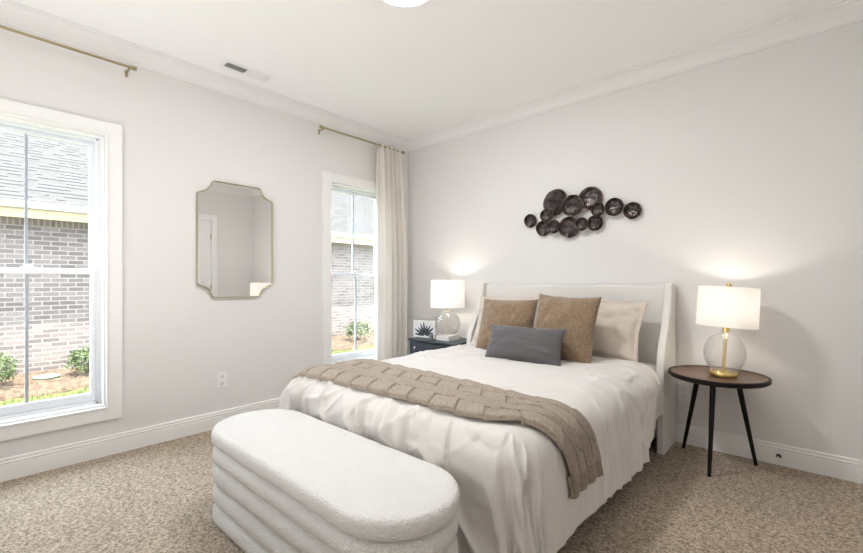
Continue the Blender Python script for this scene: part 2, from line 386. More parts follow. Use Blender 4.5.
# windows
def window(name, y0, y1, label):
    w_ = empty(name, (0, (y0 + y1) / 2, WZ0), label, 'window', kind='structure')
    h = (y1 - y0) / 2; H = WZ1 - WZ0; c = 0.088
    bm = NB()   # casing with a raised outer lip, mitred look
    for a in ((-h - c, -h, -c, H + c), (h, h + c, -c, H + c)):
        box(bm, 0, 0.019, *a)
    box(bm, 0, 0.019, -h, h, H, H + c); box(bm, 0, 0.019, -h, h, -c, 0)
    # inner bead
    for a in ((-h - 0.012, -h + 0.0, -0.012, H + 0.012), (h, h + 0.012, -0.012, H + 0.012), (-h, h, H, H + 0.012), (-h, h, -0.012, 0)):
        box(bm, 0.019, 0.026, *a)
    mk('casing', bm, 'trim', w_, smooth=False, bevel=0.002)
    bm = NB()   # jamb liner
    box(bm, -WT - 0.01, 0.0, -h, -h + 0.012, 0, H); box(bm, -WT - 0.01, 0.0, h - 0.012, h, 0, H)
    box(bm, -WT - 0.01, 0.0, -h + 0.012, h - 0.012, H - 0.012, H); box(bm, -WT - 0.01, 0.0, -h + 0.012, h - 0.012, 0, 0.014)
    mk('jamb', bm, 'trim', w_, smooth=False)
    g = h - 0.012
    bm = NB()   # vinyl frame with tracks
    for s in (-1, 1):
        a, b_ = sorted((s * g, s * (g - 0.018)))
        box(bm, -0.155, -0.060, a, b_, 0.014, H - 0.012)
        a, b_ = sorted((s * (g - 0.018), s * (g - 0.026)))
        box(bm, -0.110, -0.104, a, b_, 0.014, H - 0.012); box(bm, -0.066, -0.060, a, b_, 0.014, H - 0.012)
    box(bm, -0.155, -0.060, -g + 0.018, g - 0.018, H - 0.027, H - 0.012)
    box(bm, -0.155, -0.060, -g + 0.018, g - 0.018, 0.014, 0.034)
    mk('frame', bm, 'vinyl', w_, smooth=False)
    gi = g - 0.019; zm = 1.215 - WZ0
    def sash(nm, x0, x1, z0, z1, top, bot):
        st = 0.036
        bm = NB()
        box(bm, x0, x1, -gi, -gi + st, z0, z1); box(bm, x0, x1, gi - st, gi, z0, z1)
        box(bm, x0, x1, -gi + st, gi - st, z0, z0 + bot); box(bm, x0, x1, -gi + st, gi - st, z1 - top, z1)
        s_ = mk(nm, bm, 'vinyl', w_, smooth=False, bevel=0.003)
        xm = (x0 + x1) / 2
        mk('pane', bx(xm - 0.003, xm + 0.003, -gi + st - 0.004, gi - st + 0.004, z0 + bot - 0.004, z1 - top + 0.004), 'pane', s_, smooth=False)
        mk('muntin', bx(xm - 0.009, xm + 0.009, -0.0075, 0.0075, z0 + bot, z1 - top), 'muntin_grey', s_, smooth=False)
        return s_
    sash('upper_sash', -0.150, -0.114, zm - 0.018, H - 0.028, 0.026, 0.036)
    lo = sash('lower_sash', -0.102, -0.068, 0.035, zm + 0.018, 0.036, 0.052)
    bm = bx(-0.100, -0.072, -0.03, 0.03, zm + 0.018, zm + 0.026); box(bm, -0.094, -0.082, -0.012, 0.026, zm + 0.026, zm + 0.040)
    mk('sash_lock', bm, 'vinyl', lo, smooth=False, bevel=0.002)
window('window_1', *WIN[0], 'large white double hung window at the left edge')
window('window_2', *WIN[1], 'white double hung window beside the curtain')

# ------------------------------------------------------------------ outside: ground, neighbouring house
def ground_z(x):
    if x < -5.0: return -0.34
    if x < -4.4: return -0.34 - (x + 5.0) / 0.6 * -0.0 - 0.16 * (x + 5.0) / 0.6
    return -0.50
bm = NB()
nx, ny = 60, 40; G = []
for i in range(nx + 1):
    x = -6.2 + (6.2 - WT - 0.02) * i / nx
    G.append([bm.verts.new((x, -12 + 26 * j / ny, ground_z(x) - 0.02)) for j in range(ny + 1)])
for i in range(nx):
    for j in range(ny): bm.faces.new((G[i][j], G[i + 1][j], G[i + 1][j + 1], G[i][j + 1]))
struct('ground', bm, 'grass', 'green lawn between the two houses', 'lawn')
bm = NB(); G = []
nx, ny = 40, 400
for i in range(nx + 1):
    u = i / nx; row = []
    for j in range(ny + 1):
        y = -11 + 24 * j / ny
        xe = -4.62 + 0.10 * noise.noise((y * 1.3, 0, 0)) + 0.04 * noise.noise((y * 6, 3, 0))
        x = -5.9 + (xe + 5.9) * u
        z = ground_z(x) + 0.03 * noise.noise((x * 5, y * 5, 1)) + 0.02 - (0.05 if i == nx else 0)
        row.append(bm.verts.new((x, y, z)))
    G.append(row)
for i in range(nx):
    for j in range(ny): bm.faces.new((G[i][j], G[i + 1][j], G[i + 1][j + 1], G[i][j + 1]))
tag(mk('pine_straw_bed', bm, 'mulch', smooth=True, angle=180), 'rust brown pine straw bed along the foot of the brick house', 'mulch', None, 'stuff')
# grass tufts at the edge
bm = NB()
for k in range(5200):
    y = random.uniform(-4.2, 5.2); x = random.uniform(-4.68, -3.7)
    z = ground_z(x) - 0.02; h = random.uniform(0.03, 0.075); a = random.uniform(0, 2 * PI); wd = 0.006
    dx, dy = math.cos(a) * wd, math.sin(a) * wd; lx, ly = random.uniform(-.03, .03), random.uniform(-.03, .03)
    bm.faces.new((bm.verts.new((x - dx, y - dy, z)), bm.verts.new((x + dx, y + dy, z)), bm.verts.new((x + lx, y + ly, z + h))))
tag(mk('grass_blades', bm, 'grass', smooth=False), 'bright green grass along the edge of the pine straw', 'grass', None, 'stuff')

EX, EAVE = -5.9, -5.42
hs = empty('neighbour_house', (EX, 0, -0.4), 'grey brick house with a shingled roof seen through both windows', 'house')
mk('brick_wall', bx(-0.3, 0, -12, 14, 0, 2.6), 'brick', hs, smooth=False)
mk('brick_frieze', bx(0, 0.035, -12, 14, 2.44, 2.60), 'soldier', hs, smooth=False, label='soldier course of upright bricks under the eave')
bm = NB(); z0 = 2.56
box(bm, 0.0, 0.46, -12, 14, z0, z0 + 0.03)              # soffit
box(bm, 0.44, 0.47, -12, 14, z0 - 0.05, z0 + 0.16)
mk('fascia', bm, 'fascia', hs, smooth=False)
bm = NB(); prism(bm, [(0.47, 2.66), (0.52, 2.66), (0.56, 2.72), (0.56, 2.76), (0.545, 2.76), (0.545, 2.73), (0.47, 2.73)], 'y', -12, 14)
mk('gutter', bm, 'gutter', hs, smooth=False)
bm = NB(); rs = math.radians(33); RL = 9.0
prism(bm, [(0, 0), (RL, 0), (RL, -0.03), (0, -0.03)], 'y', -14, 12)
rf = mk('roof', bm, 'shingle', hs, smooth=False)
rf.location = (0.50, 0, 2.765); rf.rotation_euler = (0, -rs, PI)

def shrub(name, x, y, r, h, label, seed, nl=900):
    rnd = random.Random(seed)
    z = ground_z(x) + 0.0
    t = empty(name, (x, y, z), label, 'shrub', 'shrubs against the brick wall')
    bm = NB()
    for k in range(5):
        a = k * 1.3; tube(bm, [(0, 0, 0), (r * .35 * math.cos(a), r * .35 * math.sin(a), h * .5), (r * .55 * math.cos(a), r * .55 * math.sin(a), h * .8)], 0.012, 6, 0.004)
    mk('stem', bm, 'bark', t)
    bm = NB()
    for k in range(nl):
        a = rnd.uniform(0, 2 * PI); ph = math.acos(rnd.uniform(-0.75, 1)); rr = rnd.uniform(0.55, 1.0) * (1 + 0.18 * noise.noise((a * 1.5, ph * 2, seed)))
        c = Vector((r * rr * math.sin(ph) * math.cos(a), r * rr * math.sin(ph) * math.sin(a), h * 0.5 + h * 0.5 * rr * math.cos(ph)))
        if c.z < 0.02: continue
        d = Vector((rnd.uniform(-1, 1), rnd.uniform(-1, 1), rnd.uniform(0, 1.3))).normalized()
        s = d.cross(Vector((rnd.uniform(-1, 1), rnd.uniform(-1, 1), rnd.uniform(-1, 1)))).normalized()
        l = rnd.uniform(0.035, 0.06); wd = 0.014
        bm.faces.new([bm.verts.new(c), bm.verts.new(c + d * l * .5 + s * wd), bm.verts.new(c + d * l), bm.verts.new(c + d * l * .5 - s * wd)])
    mk('foliage', bm, 'leaf', t, smooth=False)
shrub('shrub', -4.95, 3.16, 0.35, 0.50, 'round green shrub on pine straw seen through the window beside the curtain', 3)
shrub('shrub', -5.10, -2.12, 0.27, 0.42, 'bushy green shrub at the right of the large left window', 5)
shrub('shrub', -5.0, -3.17, 0.28, 0.50, 'yellow green shrub cut off by the left edge of the photo', 8)
bm = lathe(NB(), [(0, 0), (0.16, 0), (0.16, 0.012), (0.15, 0.02), (0, 0.02)])
tag(mk('valve_cover', bm, 'valve', loc=(-5.15, -2.60, ground_z(-5.15) + 0.035), label=None), 'flat pale green round lid lying in the pine straw', 'valve cover')

# ------------------------------------------------------------------ curtain rods and curtain
def rod(y0, y1, label):
    z = 2.58; x = 0.08
    t = empty('curtain_rod', (x, (y0 + y1) / 2, z), label, 'curtain rod', 'brass curtain rods')
    h = (y1 - y0) / 2
    mk('pole', tube(NB(), [(0, -h, 0), (0, h, 0)], 0.0085), 'brass_dull', t)
    for s in (-1, 1):
        bm = tube(NB(), [(0, s * h, 0), (0, s * (h + 0.028), 0)], 0.0135)
        mk('end_cap', bm, 'brass_dull', t)
        bm = NB(); tube(bm, [(0, s * (h - 0.012), 0), (0, s * (h - 0.012), -0.012), (-x + 0.004, s * (h - 0.012), -0.012)], 0.006, 8)
        box(bm, -x, -x + 0.005, s * (h - 0.012) - 0.008, s * (h - 0.012) + 0.008, -0.042, 0.004)
        mk('bracket', bm, 'brass_dull', t)
rod(-3.68, -2.68, 'thin brass curtain rod without curtain above the large left window')
rod(-1.195, -0.17, 'thin brass curtain rod holding the curtain by the corner')

bm = NB(); nu, nv = 240, 60
for j in range(nv + 1):
    v = j / nv; z = 0.02 + (2.602 - 0.02) * v
    for i in range(nu + 1):
        u = i / nu
        wl = -0.560 - 0.015 * (1 - v) ; wr = -0.205 + 0.065 * min(1, (1 - v) / 0.5)
        y = wl + (wr - wl) * u
        ph = 2 * PI * 5.2 * (u + 0.03 * math.sin(7 * u + 2)) + 0.5 * math.sin(v * 3 + u * 5)
        amp = 0.030 + 0.018 * min(1, (1 - v) * 3)
        sw = math.sin(ph); x = 0.082 + amp * (sw + 0.25 * math.sin(2 * ph + 1)) + 0.006 * noise.noise((u * 20, z * 1.5, 2))
        y += 0.010 * math.cos(ph)
        if abs(z - 2.58) < 0.03: x = 0.082 + (x - 0.082) * 0.75
        bm.verts.new((x, y, z))
bm.verts.ensure_lookup_table()
for j in range(nv):
    for i in range(nu):
        a = j * (nu + 1) + i
        bm.faces.new((bm.verts[a], bm.verts[a + 1], bm.verts[a + nu + 2], bm.verts[a + nu + 1]))
o = mk('curtain', bm, 'curtain', angle=180)
tag(o, 'off-white linen curtain gathered in folds in the room corner', 'curtain')

# ------------------------------------------------------------------ ceiling: vent and lamp
v_ = empty('ceiling_vent', (0.283, -1.995, RZ), 'white rectangular ceiling vent with dark louvres above the mirror', 'vent')
bm = NB(); a_, b_ = 0.066, 0.180; ai, bi = 0.041, 0.156
box(bm, -a_, -ai, -b_, b_, -0.008, 0); box(bm, ai, a_, -b_, b_, -0.008, 0)
box(bm, -ai, ai, -b_, -bi, -0.008, 0); box(bm, -ai, ai, bi, b_, -0.008, 0); box(bm, -ai, ai, -0.006, 0.006, -0.008, 0)
mk('vent_frame', bm, 'trim', v_, smooth=False, bevel=0.002)
mk('duct_opening', bx(-ai, ai, -bi, bi, -0.0012, -0.0002), M['plastic_dark'], v_, smooth=False)
for half in (0, 1):
    bm = NB()
    for k in range(11):
        y = (-bi + 0.012 + k * 0.0130) if half == 0 else (0.014 + k * 0.0130)
        s = 0.004 if half == 0 else -0.0058
        A = [(y - s, -0.0075), (y - s + 0.0012, -0.0075), (y + s + 0.0012, -0.0015), (y + s, -0.0015)]
        prism(bm, A, 'x', -ai, ai)
    mk('louvre', bm, 'trim', v_, smooth=False)
cl = empty('ceiling_light', (1.863, -1.87, RZ), 'round white flush ceiling light, switched on, at the top edge', 'ceiling light')
mk('housing', lathe(NB(), [(0, 0), (0.165, 0), (0.165, -0.034), (0.156, -0.037), (0.152, -0.034), (0.152, -0.014), (0, -0.014)], n=64), 'trim', cl)
mk('diffuser', lathe(NB(), [(0.151, -0.028), (0.147, -0.036), (0.13, -0.043), (0.09, -0.049), (0, -0.052)], n=64), 'glow', cl)

# ------------------------------------------------------------------ mirror
def mirror_outline(W, H, r, n=10, sh=0.018):
    pts = []
    for sx, sz in ((1, 1), (-1, 1), (-1, -1), (1, -1)):
        arc = []
        rz_ = r * 0.92
        for i in range(n + 1):
            a = PI + 0.0 - (PI / 2) * i / n      # concave quarter about the corner
            a0 = -PI / 2 - (PI / 2) * i / n
            arc.append((W + r * math.cos(a0) * 1.0, H + rz_ * math.sin(a0)))
        # shoulders rounded
        c = [(W, H - rz_ - sh * 1.2), (W - 0.001, H - rz_ - sh * .55), (W - 0.008, H - rz_ - 0.004)] + arc[1:-1] + [(W - r - 0.004, H - 0.008), (W - r - sh * .55, H - 0.001), (W - r - sh * 1.2, H)]
        if sx * sz < 0: c = c[::-1]
        pts += [(sx * x, sz * z) for x, z in c]
    return pts
mr = empty('wall_mirror', (0.0, -1.953, 1.475), 'tall mirror with notched corners and thin gold frame on the wall', 'mirror')
out = mirror_outline(0.300, 0.455, 0.105)
inn = [(u * (1 - 0.006 / 0.300), v * (1 - 0.006 / 0.455)) for u, v in out]
bm = NB(); n = len(out)
rings = [[bm.verts.new((x, p[0], p[1])) for p in o_] for x, o_ in ((0.003, out), (0.026, out), (0.028, [((a[0] + b[0]) / 2, (a[1] + b[1]) / 2) for a, b in zip(out, inn)]), (0.026, inn), (0.012, inn))]
for A, B in zip(rings, rings[1:]):
    for i in range(n): bm.faces.new((A[i], A[(i + 1) % n], B[(i + 1) % n], B[i]))
mk('mirror_frame', bm, 'frame_gold', mr, angle=30)
bm = NB(); prism(bm, inn, 'x', 0.004, 0.014)
mk('mirror_glass', bm, 'mirror', mr, smooth=False)

# ------------------------------------------------------------------ outlets, door stop
def outlet(loc, rz, label, dark='plastic_dark'):
    t = empty('wall_outlet', loc, label, 'outlet', 'wall outlets', rz=rz)
    mk('cover_plate', bx(-0.038, 0.038, -0.007, 0, -0.062, 0.062), 'plastic', t, smooth=False, bevel=0.003)
    for dz in (-0.027, 0.027):
        s_ = mk('socket', bx(-0.018, 0.018, -0.0095, -0.006, dz - 0.019, dz + 0.019), 'plastic', t, smooth=False, bevel=0.004)
        bm = NB(); box(bm, -0.009, -0.006, -0.0105, -0.009, dz - 0.006, dz + 0.009); box(bm, 0.006, 0.009, -0.0105, -0.009, dz - 0.006, dz + 0.009)
        box(bm, -0.003, 0.003, -0.0105, -0.009, dz - 0.014, dz - 0.008)
        mk('slot', bm, dark, s_, smooth=False)
outlet((0, -2.068, 0.372), PI / 2, 'white wall outlet under the mirror')
outlet((2.785, 0, 0.362), 0, 'wall outlet behind the round side table', 'red_slot')
t = empty('door_stop', (3.305, -0.016, 0.058), 'tiny dark metal fitting on the baseboard right of the side table', 'door stop')
def ydisc(prof, n=20):
    bm = lathe(NB(), prof, n=n); bmesh.ops.rotate(bm, verts=bm.verts, cent=(0, 0, 0), matrix=Matrix.Rotation(PI / 2, 3, 'X')); return bm
mk('mount', ydisc([(0, 0), (0.013, 0), (0.013, 0.004), (0.006, 0.008), (0, 0.008)]), 'black_wood', t)
mk('spring', ydisc([(0.004, 0.007)] + [(0.0055 if i % 2 else 0.004, 0.008 + i * 0.002) for i in range(22)] + [(0.003, 0.053)]), 'brass_dull', t)
mk('bumper', ydisc([(0, 0.052), (0.007, 0.052), (0.008, 0.058), (0.006, 0.064), (0, 0.065)]), 'plastic', t)

# ------------------------------------------------------------------ wall sculpture
ws = empty('wall_sculpture', (2.0, 0, 1.71), 'cluster of overlapping dark hammered metal discs above the headboard', 'wall art')
CAMX, CAMY, CAMH = 3.459, -3.426, 1.155
discs = [(118, 292, 37, 0.012), (211, 262, 38, 0.040), (192, 335, 42, 0.020), (254, 328, 37, 0.044), (262, 188, 73, 0.014), (360, 205, 60, 0.048),
         (338, 330, 57, 0.026), (414, 312, 37, 0.050), (461, 165, 65, 0.018), (507, 228, 38, 0.054), (490, 305, 44, 0.022), (600, 213, 50, 0.030), (705, 234, 47, 0.016)]
fF = Vector((-math.sin(0.7346), math.cos(0.7346))); fR = Vector((math.cos(0.7346), math.sin(0.7346)))
def wallpt(px, py, dep):      # where a disc sits, at its own distance from the headboard wall
    dx, dy = fF + fR * ((px - 431.5) / 421.2); t = (-dep - CAMY) / dy
    return CAMX + t * dx, CAMH - (py - 280.5) / 421.2 * t, t
pts_ = []
for k, (cx, cy, r, dep) in enumerate(discs):
    X, Z, t_ = wallpt(510 + cx / 5.753, 170 + cy / 5.753, dep + 0.01)
    R_ = r / 5.753 * t_ / 421.2 * 1.03
    if k in (4, 6): R_ *= 1.02
    X -= 2.0; Z -= 1.71; pts_.append((X, Z))
    rnd = random.Random(k)
    bm = NB(); nn = 48
    prof = [(0.0, 0.0), (0.30, 0.001), (0.55, 0.003), (0.72, 0.006), (0.82, 0.012), (0.92, 0.017), (1.0, 0.018), (1.0, 0.013), (0.85, 0.006), (0.6, -0.003), (0.0, -0.005)]
    oct_ = k in (6, 4)
    rings = []
    for pr, pz in prof:
        if pr == 0: rings.append([bm.verts.new((0, -pz, 0))]); continue
        ring = []
        for i in range(nn):
            a = 2 * PI * i / nn
            irr = 1 + 0.025 * noise.noise((math.cos(a) * 2, math.sin(a) * 2, k * 3.1))
            if oct_: irr *= 1 + 0.03 * (1 / math.cos(((a + 0.2) % (PI / 4)) - PI / 8) - 1.03) * 8 * pr
            zz = -pz + 0.004 * noise.noise((math.cos(a) * 3 * pr, math.sin(a) * 3 * pr, k))
            ring.append(bm.verts.new((pr * R_ * irr * math.cos(a), zz, pr * R_ * irr * math.sin(a))))
        rings.append(ring)
    for A, B in zip(rings, rings[1:]):
        for i in range(nn):
            j = (i + 1) % nn
            if len(A) == 1: bm.faces.new((A[0], B[i], B[j]))
            elif len(B) == 1: bm.faces.new((A[i], A[j], B[0]))
            else: bm.faces.new((A[i], A[j], B[j], B[i]))
    o = mk('metal_disc', bm, 'disc', ws, angle=60)
    o.location = (X, -dep, Z)
    o.rotation_euler = (rnd.uniform(-.12, .12), 0, rnd.uniform(-.12, .12))
    bm = NB(); P = []
    for i in range(49):
        a = 2 * PI * i / 48; irr = 1 + 0.025 * noise.noise((math.cos(a) * 2, math.sin(a) * 2, k * 3.1))
        if oct_: irr *= 1 + 0.03 * (1 / math.cos(((a + 0.2) % (PI / 4)) - PI / 8) - 1.03) * 8
        P.append((R_ * irr * math.cos(a), -0.016, R_ * irr * math.sin(a)))
    tube(bm, P, 0.0022, 6, cap=False)
    mk('rim', bm, 'copper_rim', o)
    mk('wall_stud', tube(NB(), [(0, dep, 0), (0, 0.004, 0)], 0.006, 8), 'black_wood', o)

# ------------------------------------------------------------------ bed
BX0, BX1 = 1.105, 2.737
bed = empty('bed', ((BX0 + BX1) / 2, -1.1, 0), 'upholstered cream wingback bed with tall side wings against the back wall', 'bed')
ox, oy = (BX0 + BX1) / 2, -1.1
def bedpart(name, bm, m, **k):
    for v in bm.verts: v.co.x -= ox; v.co.y -= oy
    return mk(name, bm, m, bed, **k)
bedpart('headboard', bx(BX0 + 0.045, BX1 - 0.045, -0.105, -0.02, 0.25, 1.125), 'cream', bevel=0.02, seg=4)
wing = [(-0.018, 0.0), (-0.335, 0.0), (-0.345, 0.30), (-0.35, 0.52), (-0.345, 0.60), (-0.325, 0.68), (-0.285, 0.755), (-0.235, 0.83), (-0.190, 0.91), (-0.160, 0.99), (-0.145, 1.06), (-0.138, 1.125), (-0.120, 1.138), (-0.018, 1.132)]
for x0 in (BX0, BX1 - 0.048):
    bedpart('headboard_wing', prism(NB(), wing, 'x', x0, x0 + 0.048), 'cream', bevel=0.010, seg=3, angle=30)
bedpart('bed_base', bx(BX0 + 0.07, BX1 - 0.07, -2.06, -0.11, 0.17, 0.30), 'boxspring', bevel=0.01)
for x in (BX0 + 0.13, BX1 - 0.13):
    for y in (-1.98, -1.1, -0.25):
        bedpart('leg', tube(NB(), [(x, y, 0), (x, y, 0.17)], 0.022, 12, 0.03), 'black_wood')
bm = bx(BX0 + 0.062, BX1 - 0.062, -2.07, -0.112, 0.30, 0.572)
bedpart('mattress', bm, 'sheet', bevel=0.07, seg=6)

TOP, RR, RL_ = 0.606, 0.13, 0.21
XA, XB, YA = 1.300, 2.615, -2.03
MX = (XA + XB) / 2
def smooth(a, b, x):
    t = max(0, min(1, (x - a) / (b - a))); return t * t * (3 - 2 * t)
def drape(s, t, lift=0.0, fine=1.0):
    cx = max(XA, min(XB, s)); cy = max(YA, t)
    dx, dy = s - cx, t - cy; d = math.hypot(dx, dy)
    if d > 1e-9: nx, ny = dx / d, dy / d
    else: nx, ny = 0.0, 0.0
    R = RR + (RL_ - RR) * max(0.0, -nx)
    q = R * PI / 2
    # coordinate running round the edge of the bed
    if dx > 0 and dy < 0: per = 3.0 + math.atan2(-dy, dx) * 0.40
    elif dx < 0 and dy < 0: per = 10.0 - math.atan2(-dy, -dx) * 0.40
    elif dy < 0: per = 3.0 + 0.628 + (XB - s)
    elif dx > 0: per = 3.0 + (YA - t)
    elif dx < 0: per = 10.0 - (YA - t)
    else: per = 0
    k = max(0.0, 1 - ((s - 1.93) / 0.75) ** 2)
    crown = 0.010 * k * smooth(0, 0.25, t - YA)
    if d <= q:
        a = d / R; out_ = R * math.sin(a); z = TOP - R * (1 - math.cos(a)); nn = Vector((nx * math.sin(a), ny * math.sin(a), math.cos(a)))
        drop = 0
    else:
        drop = d - q; out_ = R + (0.03 + 0.32 * max(0.0, -nx)) * drop; z = TOP - R - drop; nn = Vector((nx, ny, 0.05)).normalized()
    cor = min(1, abs(dx * dy) / 0.02) if dy < 0 else 0
    if z < 0.038:
        ex = 0.038 - z; out_ += ex * 0.55; z = 0.008 + 0.03 * math.exp(-ex * 12)
    f = smooth(0.06, 0.42, d)
    foot = max(0.0, -ny)
    N3 = noise.noise
    pw = per + 0.07 * N3((per * 1.7, d * 3.0, 40.0)) + 0.38 * d * foot * smooth(1.4, 2.0, s)
    disp = f * (0.036 * N3((pw * 5.0, d * 0.9, 4.2)) + 0.016 * N3((pw * 12, d * 1.5, 9.1)) + 0.006 * N3((pw * 27, d * 3, 1.7)) * fine) * (1 + 0.4 * cor)
    # sharp pleats down the hanging sides and rumples over the top
    def ridge(x, y, z_, w_): return max(0.0, 1 - abs(N3((x, y, z_))) * w_)
    g = smooth(0.02, 0.22, d)
    disp += g * (0.45 + 0.55 * foot * (1 - 0.35 * cor)) * (0.042 * ridge(pw * 3.4, d * 1.3, 31.0, 9) * (0.3 + 0.7 * fine) + 0.032 * ridge(pw * 7.0, d * 1.9, 55.0, 8) * fine)
    disp += 0.009 * N3((s * 2.2 + t, t * 5 - s * 1.2, 7)) * (1 - 0.5 * f)
    if fine > 0.5:
        wx = s + 0.05 * N3((s * 4, t * 4, 60)); wy = t + 0.05 * N3((s * 4, t * 4, 61))
        disp += 0.0035 * N3((wx * 7 + wy * 2, wy * 12 - wx * 5, 3))
        a1 = max(0.0, N3((s * 1.7, t * 1.7, 70)) + 0.35)
        disp += (1 - f * .6) * a1 * (0.016 * ridge(wx * 2.2 + wy * 1.4, wy * 4.6 - wx * 2.0, 77.0, 9) + 0.014 * ridge(wx * 4.0 - wy * 2.6, wy * 3.2 + wx * 1.4, 99.0, 9))
        disp += 0.004 * N3((s * 17, t * 17, d * 9)) * f
    disp *= 1 - 0.7 * smooth(XB, XB + 0.15, s) * smooth(-2.15, -1.98, t) * (1 - smooth(-1.55, -1.42, t))   # pressed flat under the throw
    p = Vector((cx + nx * out_, cy + ny * out_, z + crown)) + nn * (disp + lift)
    if p.z < 0.008: p.z = 0.008
    if p.z < 0.55 and p.x > 1.2 and p.x < 2.62: p.y = max(p.y, -2.202 - max(0, p.z - 0.44) * 0.6)      # held back by the bench
    return p
def hemx(t):       # how far the side hangs, by distance from the head
    z = 0.31 - 0.16 * smooth(-0.40, -0.95, t) * 1.0 if t > -0.95 else 0.15
    z = 0.31 + (0.15 - 0.31) * smooth(0, 0.55, -0.40 - t)
    z += 0.012 * noise.noise((t * 6, 1, 1))
    return RR * PI / 2 + (TOP - RR - z)
def cloth_mesh(sf, tf, nu, nv, lift, thick=0.0, fine=1.0, extra=None):
    bm = NB(); V = []
    for j in range(nv + 1):
        row = []
        for i in range(nu + 1):
            s, t = sf(i / nu, j / nv), tf(i / nu, j / nv)
            l = lift + (extra(i / nu, j / nv, s, t) if extra else 0)
            row.append(bm.verts.new(drape(s, t, l, fine)))
        V.append(row)
    for j in range(nv):
        for i in range(nu): bm.faces.new((V[j][i], V[j][i + 1], V[j + 1][i + 1], V[j + 1][i]))
    return bm
T0, T1 = -0.375, YA - RR * PI / 2 - 0.46
def dt(u, v): return T0 + (T1 - T0) * v
def ds(u, v):
    t = dt(u, v); hx = hemx(t)
    a, b_ = XA - hx - (RL_ - RR) * (PI / 2 - 1), XB + hx
    return a + (b_ - a) * u
def puff(u, v, s, t):
    # plump edge at the head end and at the hem
    return -0.03 * (1 - smooth(0, 0.03, v)) 
bm = cloth_mesh(ds, dt, 330, 330, 0.0, extra=puff)
o = mk('duvet', bm, 'duvet', angle=180)
sm = o.modifiers.new('solid', 'SOLIDIFY'); sm.thickness = 0.012; sm.offset = -1
tag(o, 'pale wrinkled cotton duvet spread over the bed, hanging over the foot', 'duvet')

# knitted throw
def tb(s):     # back edge
    return -1.64 - 0.10 * (s - 1.15) / 1.3 if s < 2.5 else -1.744 + 0.19 * smooth(2.5, 3.05, s)
def tfr(s):    # front edge
    return -2.105 + 0.030 * (s - 1.2) / 1.2 if s < 2.45 else -2.074 + 0.235 * smooth(2.45, 3.0, s)
SA, SB = XA - 0.24, XB + RR * PI / 2 + (TOP - RR - 0.30)
def ts(u, v): return SA + (SB - SA) * u
def tt(u, v):
    s = ts(u, v); w_ = tb(s) + (tfr(s) - tb(s)) * v
    return w_ + 0.006 * noise.noise((s * 9, v * 2, 0))
def knit(u, v, s, t):
    # rows of knitted blocks, each tilted like a basket weave, with narrow sunk joints; ribbed hem at the end
    W = 4.0; band = v * W; k = math.floor(band - 1e-6); fb = band - k
    slant = fb if k % 2 == 0 else 1 - fb
    su = (s + 0.055 * (k % 2) + slant * 0.05) / 0.135
    c = math.floor(su); fu = su - c
    eb = min(fb, 1 - fb) * 0.105; eu = min(fu, 1 - fu) * 0.135
    h = 0.008 * smooth(0, 0.007, eu) * (0.25 + 0.75 * smooth(0, 0.006, eb))
    h += (1 - 0.7 * smooth(2.6, 2.8, s)) * 0.008 * (fu if k % 2 else 1 - fu) + 0.003 * (fb if c % 2 else 1 - fb)
    h += 0.0012 * math.sin((fu * 0.135 if (c + k) % 2 else fb * 0.105) * 2 * PI / 0.0105)
    edge = min(v, 1 - v)
    h -= 0.014 * (1 - smooth(0, 0.03, edge))
    if SB - s < 0.085:
        h = 0.004 + 0.0035 * math.sin(v * 2 * PI * 30) - 0.012 * (1 - smooth(0, 0.012, SB - s)) - 0.014 * (1 - smooth(0, 0.03, edge))
    # lengthwise gather where it hangs
    g = smooth(2.72, 3.0, s)
    h += g * 0.006 * math.sin(v * 2 * PI * 3.2 + 1.0)
    return h
bm = cloth_mesh(ts, tt, 640, 170, 0.024, fine=0.0, extra=knit)
uvl = bm.loops.layers.uv.new('uv')
bm.verts.ensure_lookup_table()
for f in bm.faces:
    for lp in f.loops:
        i = lp.vert.index if lp.vert.index >= 0 else 0
        lp[uvl].uv = (0, 0)
me_idx = {v: k for k, v in enumerate(bm.verts)}
for f in bm.faces:
    for lp in f.loops:
        k = me_idx[lp.vert]; i = k % 641; j = k // 641
        lp[uvl].uv = (i / 640 * (SB - SA), j / 170 * 0.42)
m = M['knit']; L = m.node_tree.links
uvn = N(m, 'ShaderNodeUVMap'); uvn.uv_map = 'uv'
wv = N(m, 'ShaderNodeTexWave'); wv.inputs['Scale'].default_value = 30; wv.bands_direction = 'Y'; wv.inputs['Distortion'].default_value = 1.5
wv.inputs['Detail Scale'].default_value = 8
L.new(uvn.outputs[0], wv.inputs['Vector'])
bb = N(m, 'ShaderNodeBump'); bb.inputs['Strength'].default_value = 0.35; bb.inputs['Distance'].default_value = 0.004
L.new(wv.outputs['Fac'], bb.inputs['Height']); L.new(bb.outputs['Normal'], bsdf(m).inputs['Normal'])
vary(m, 90, (0.25, 0.205, 0.162), (0.40, 0.33, 0.265), 3, lo=0.3, hi=0.7)
o = mk('knitted_throw', bm, 'knit', angle=180)
sm = o.modifiers.new('solid', 'SOLIDIFY'); sm.thickness = 0.012; sm.offset = -1
tag(o, 'taupe block-knit throw blanket laid across the foot of the bed', 'throw blanket')

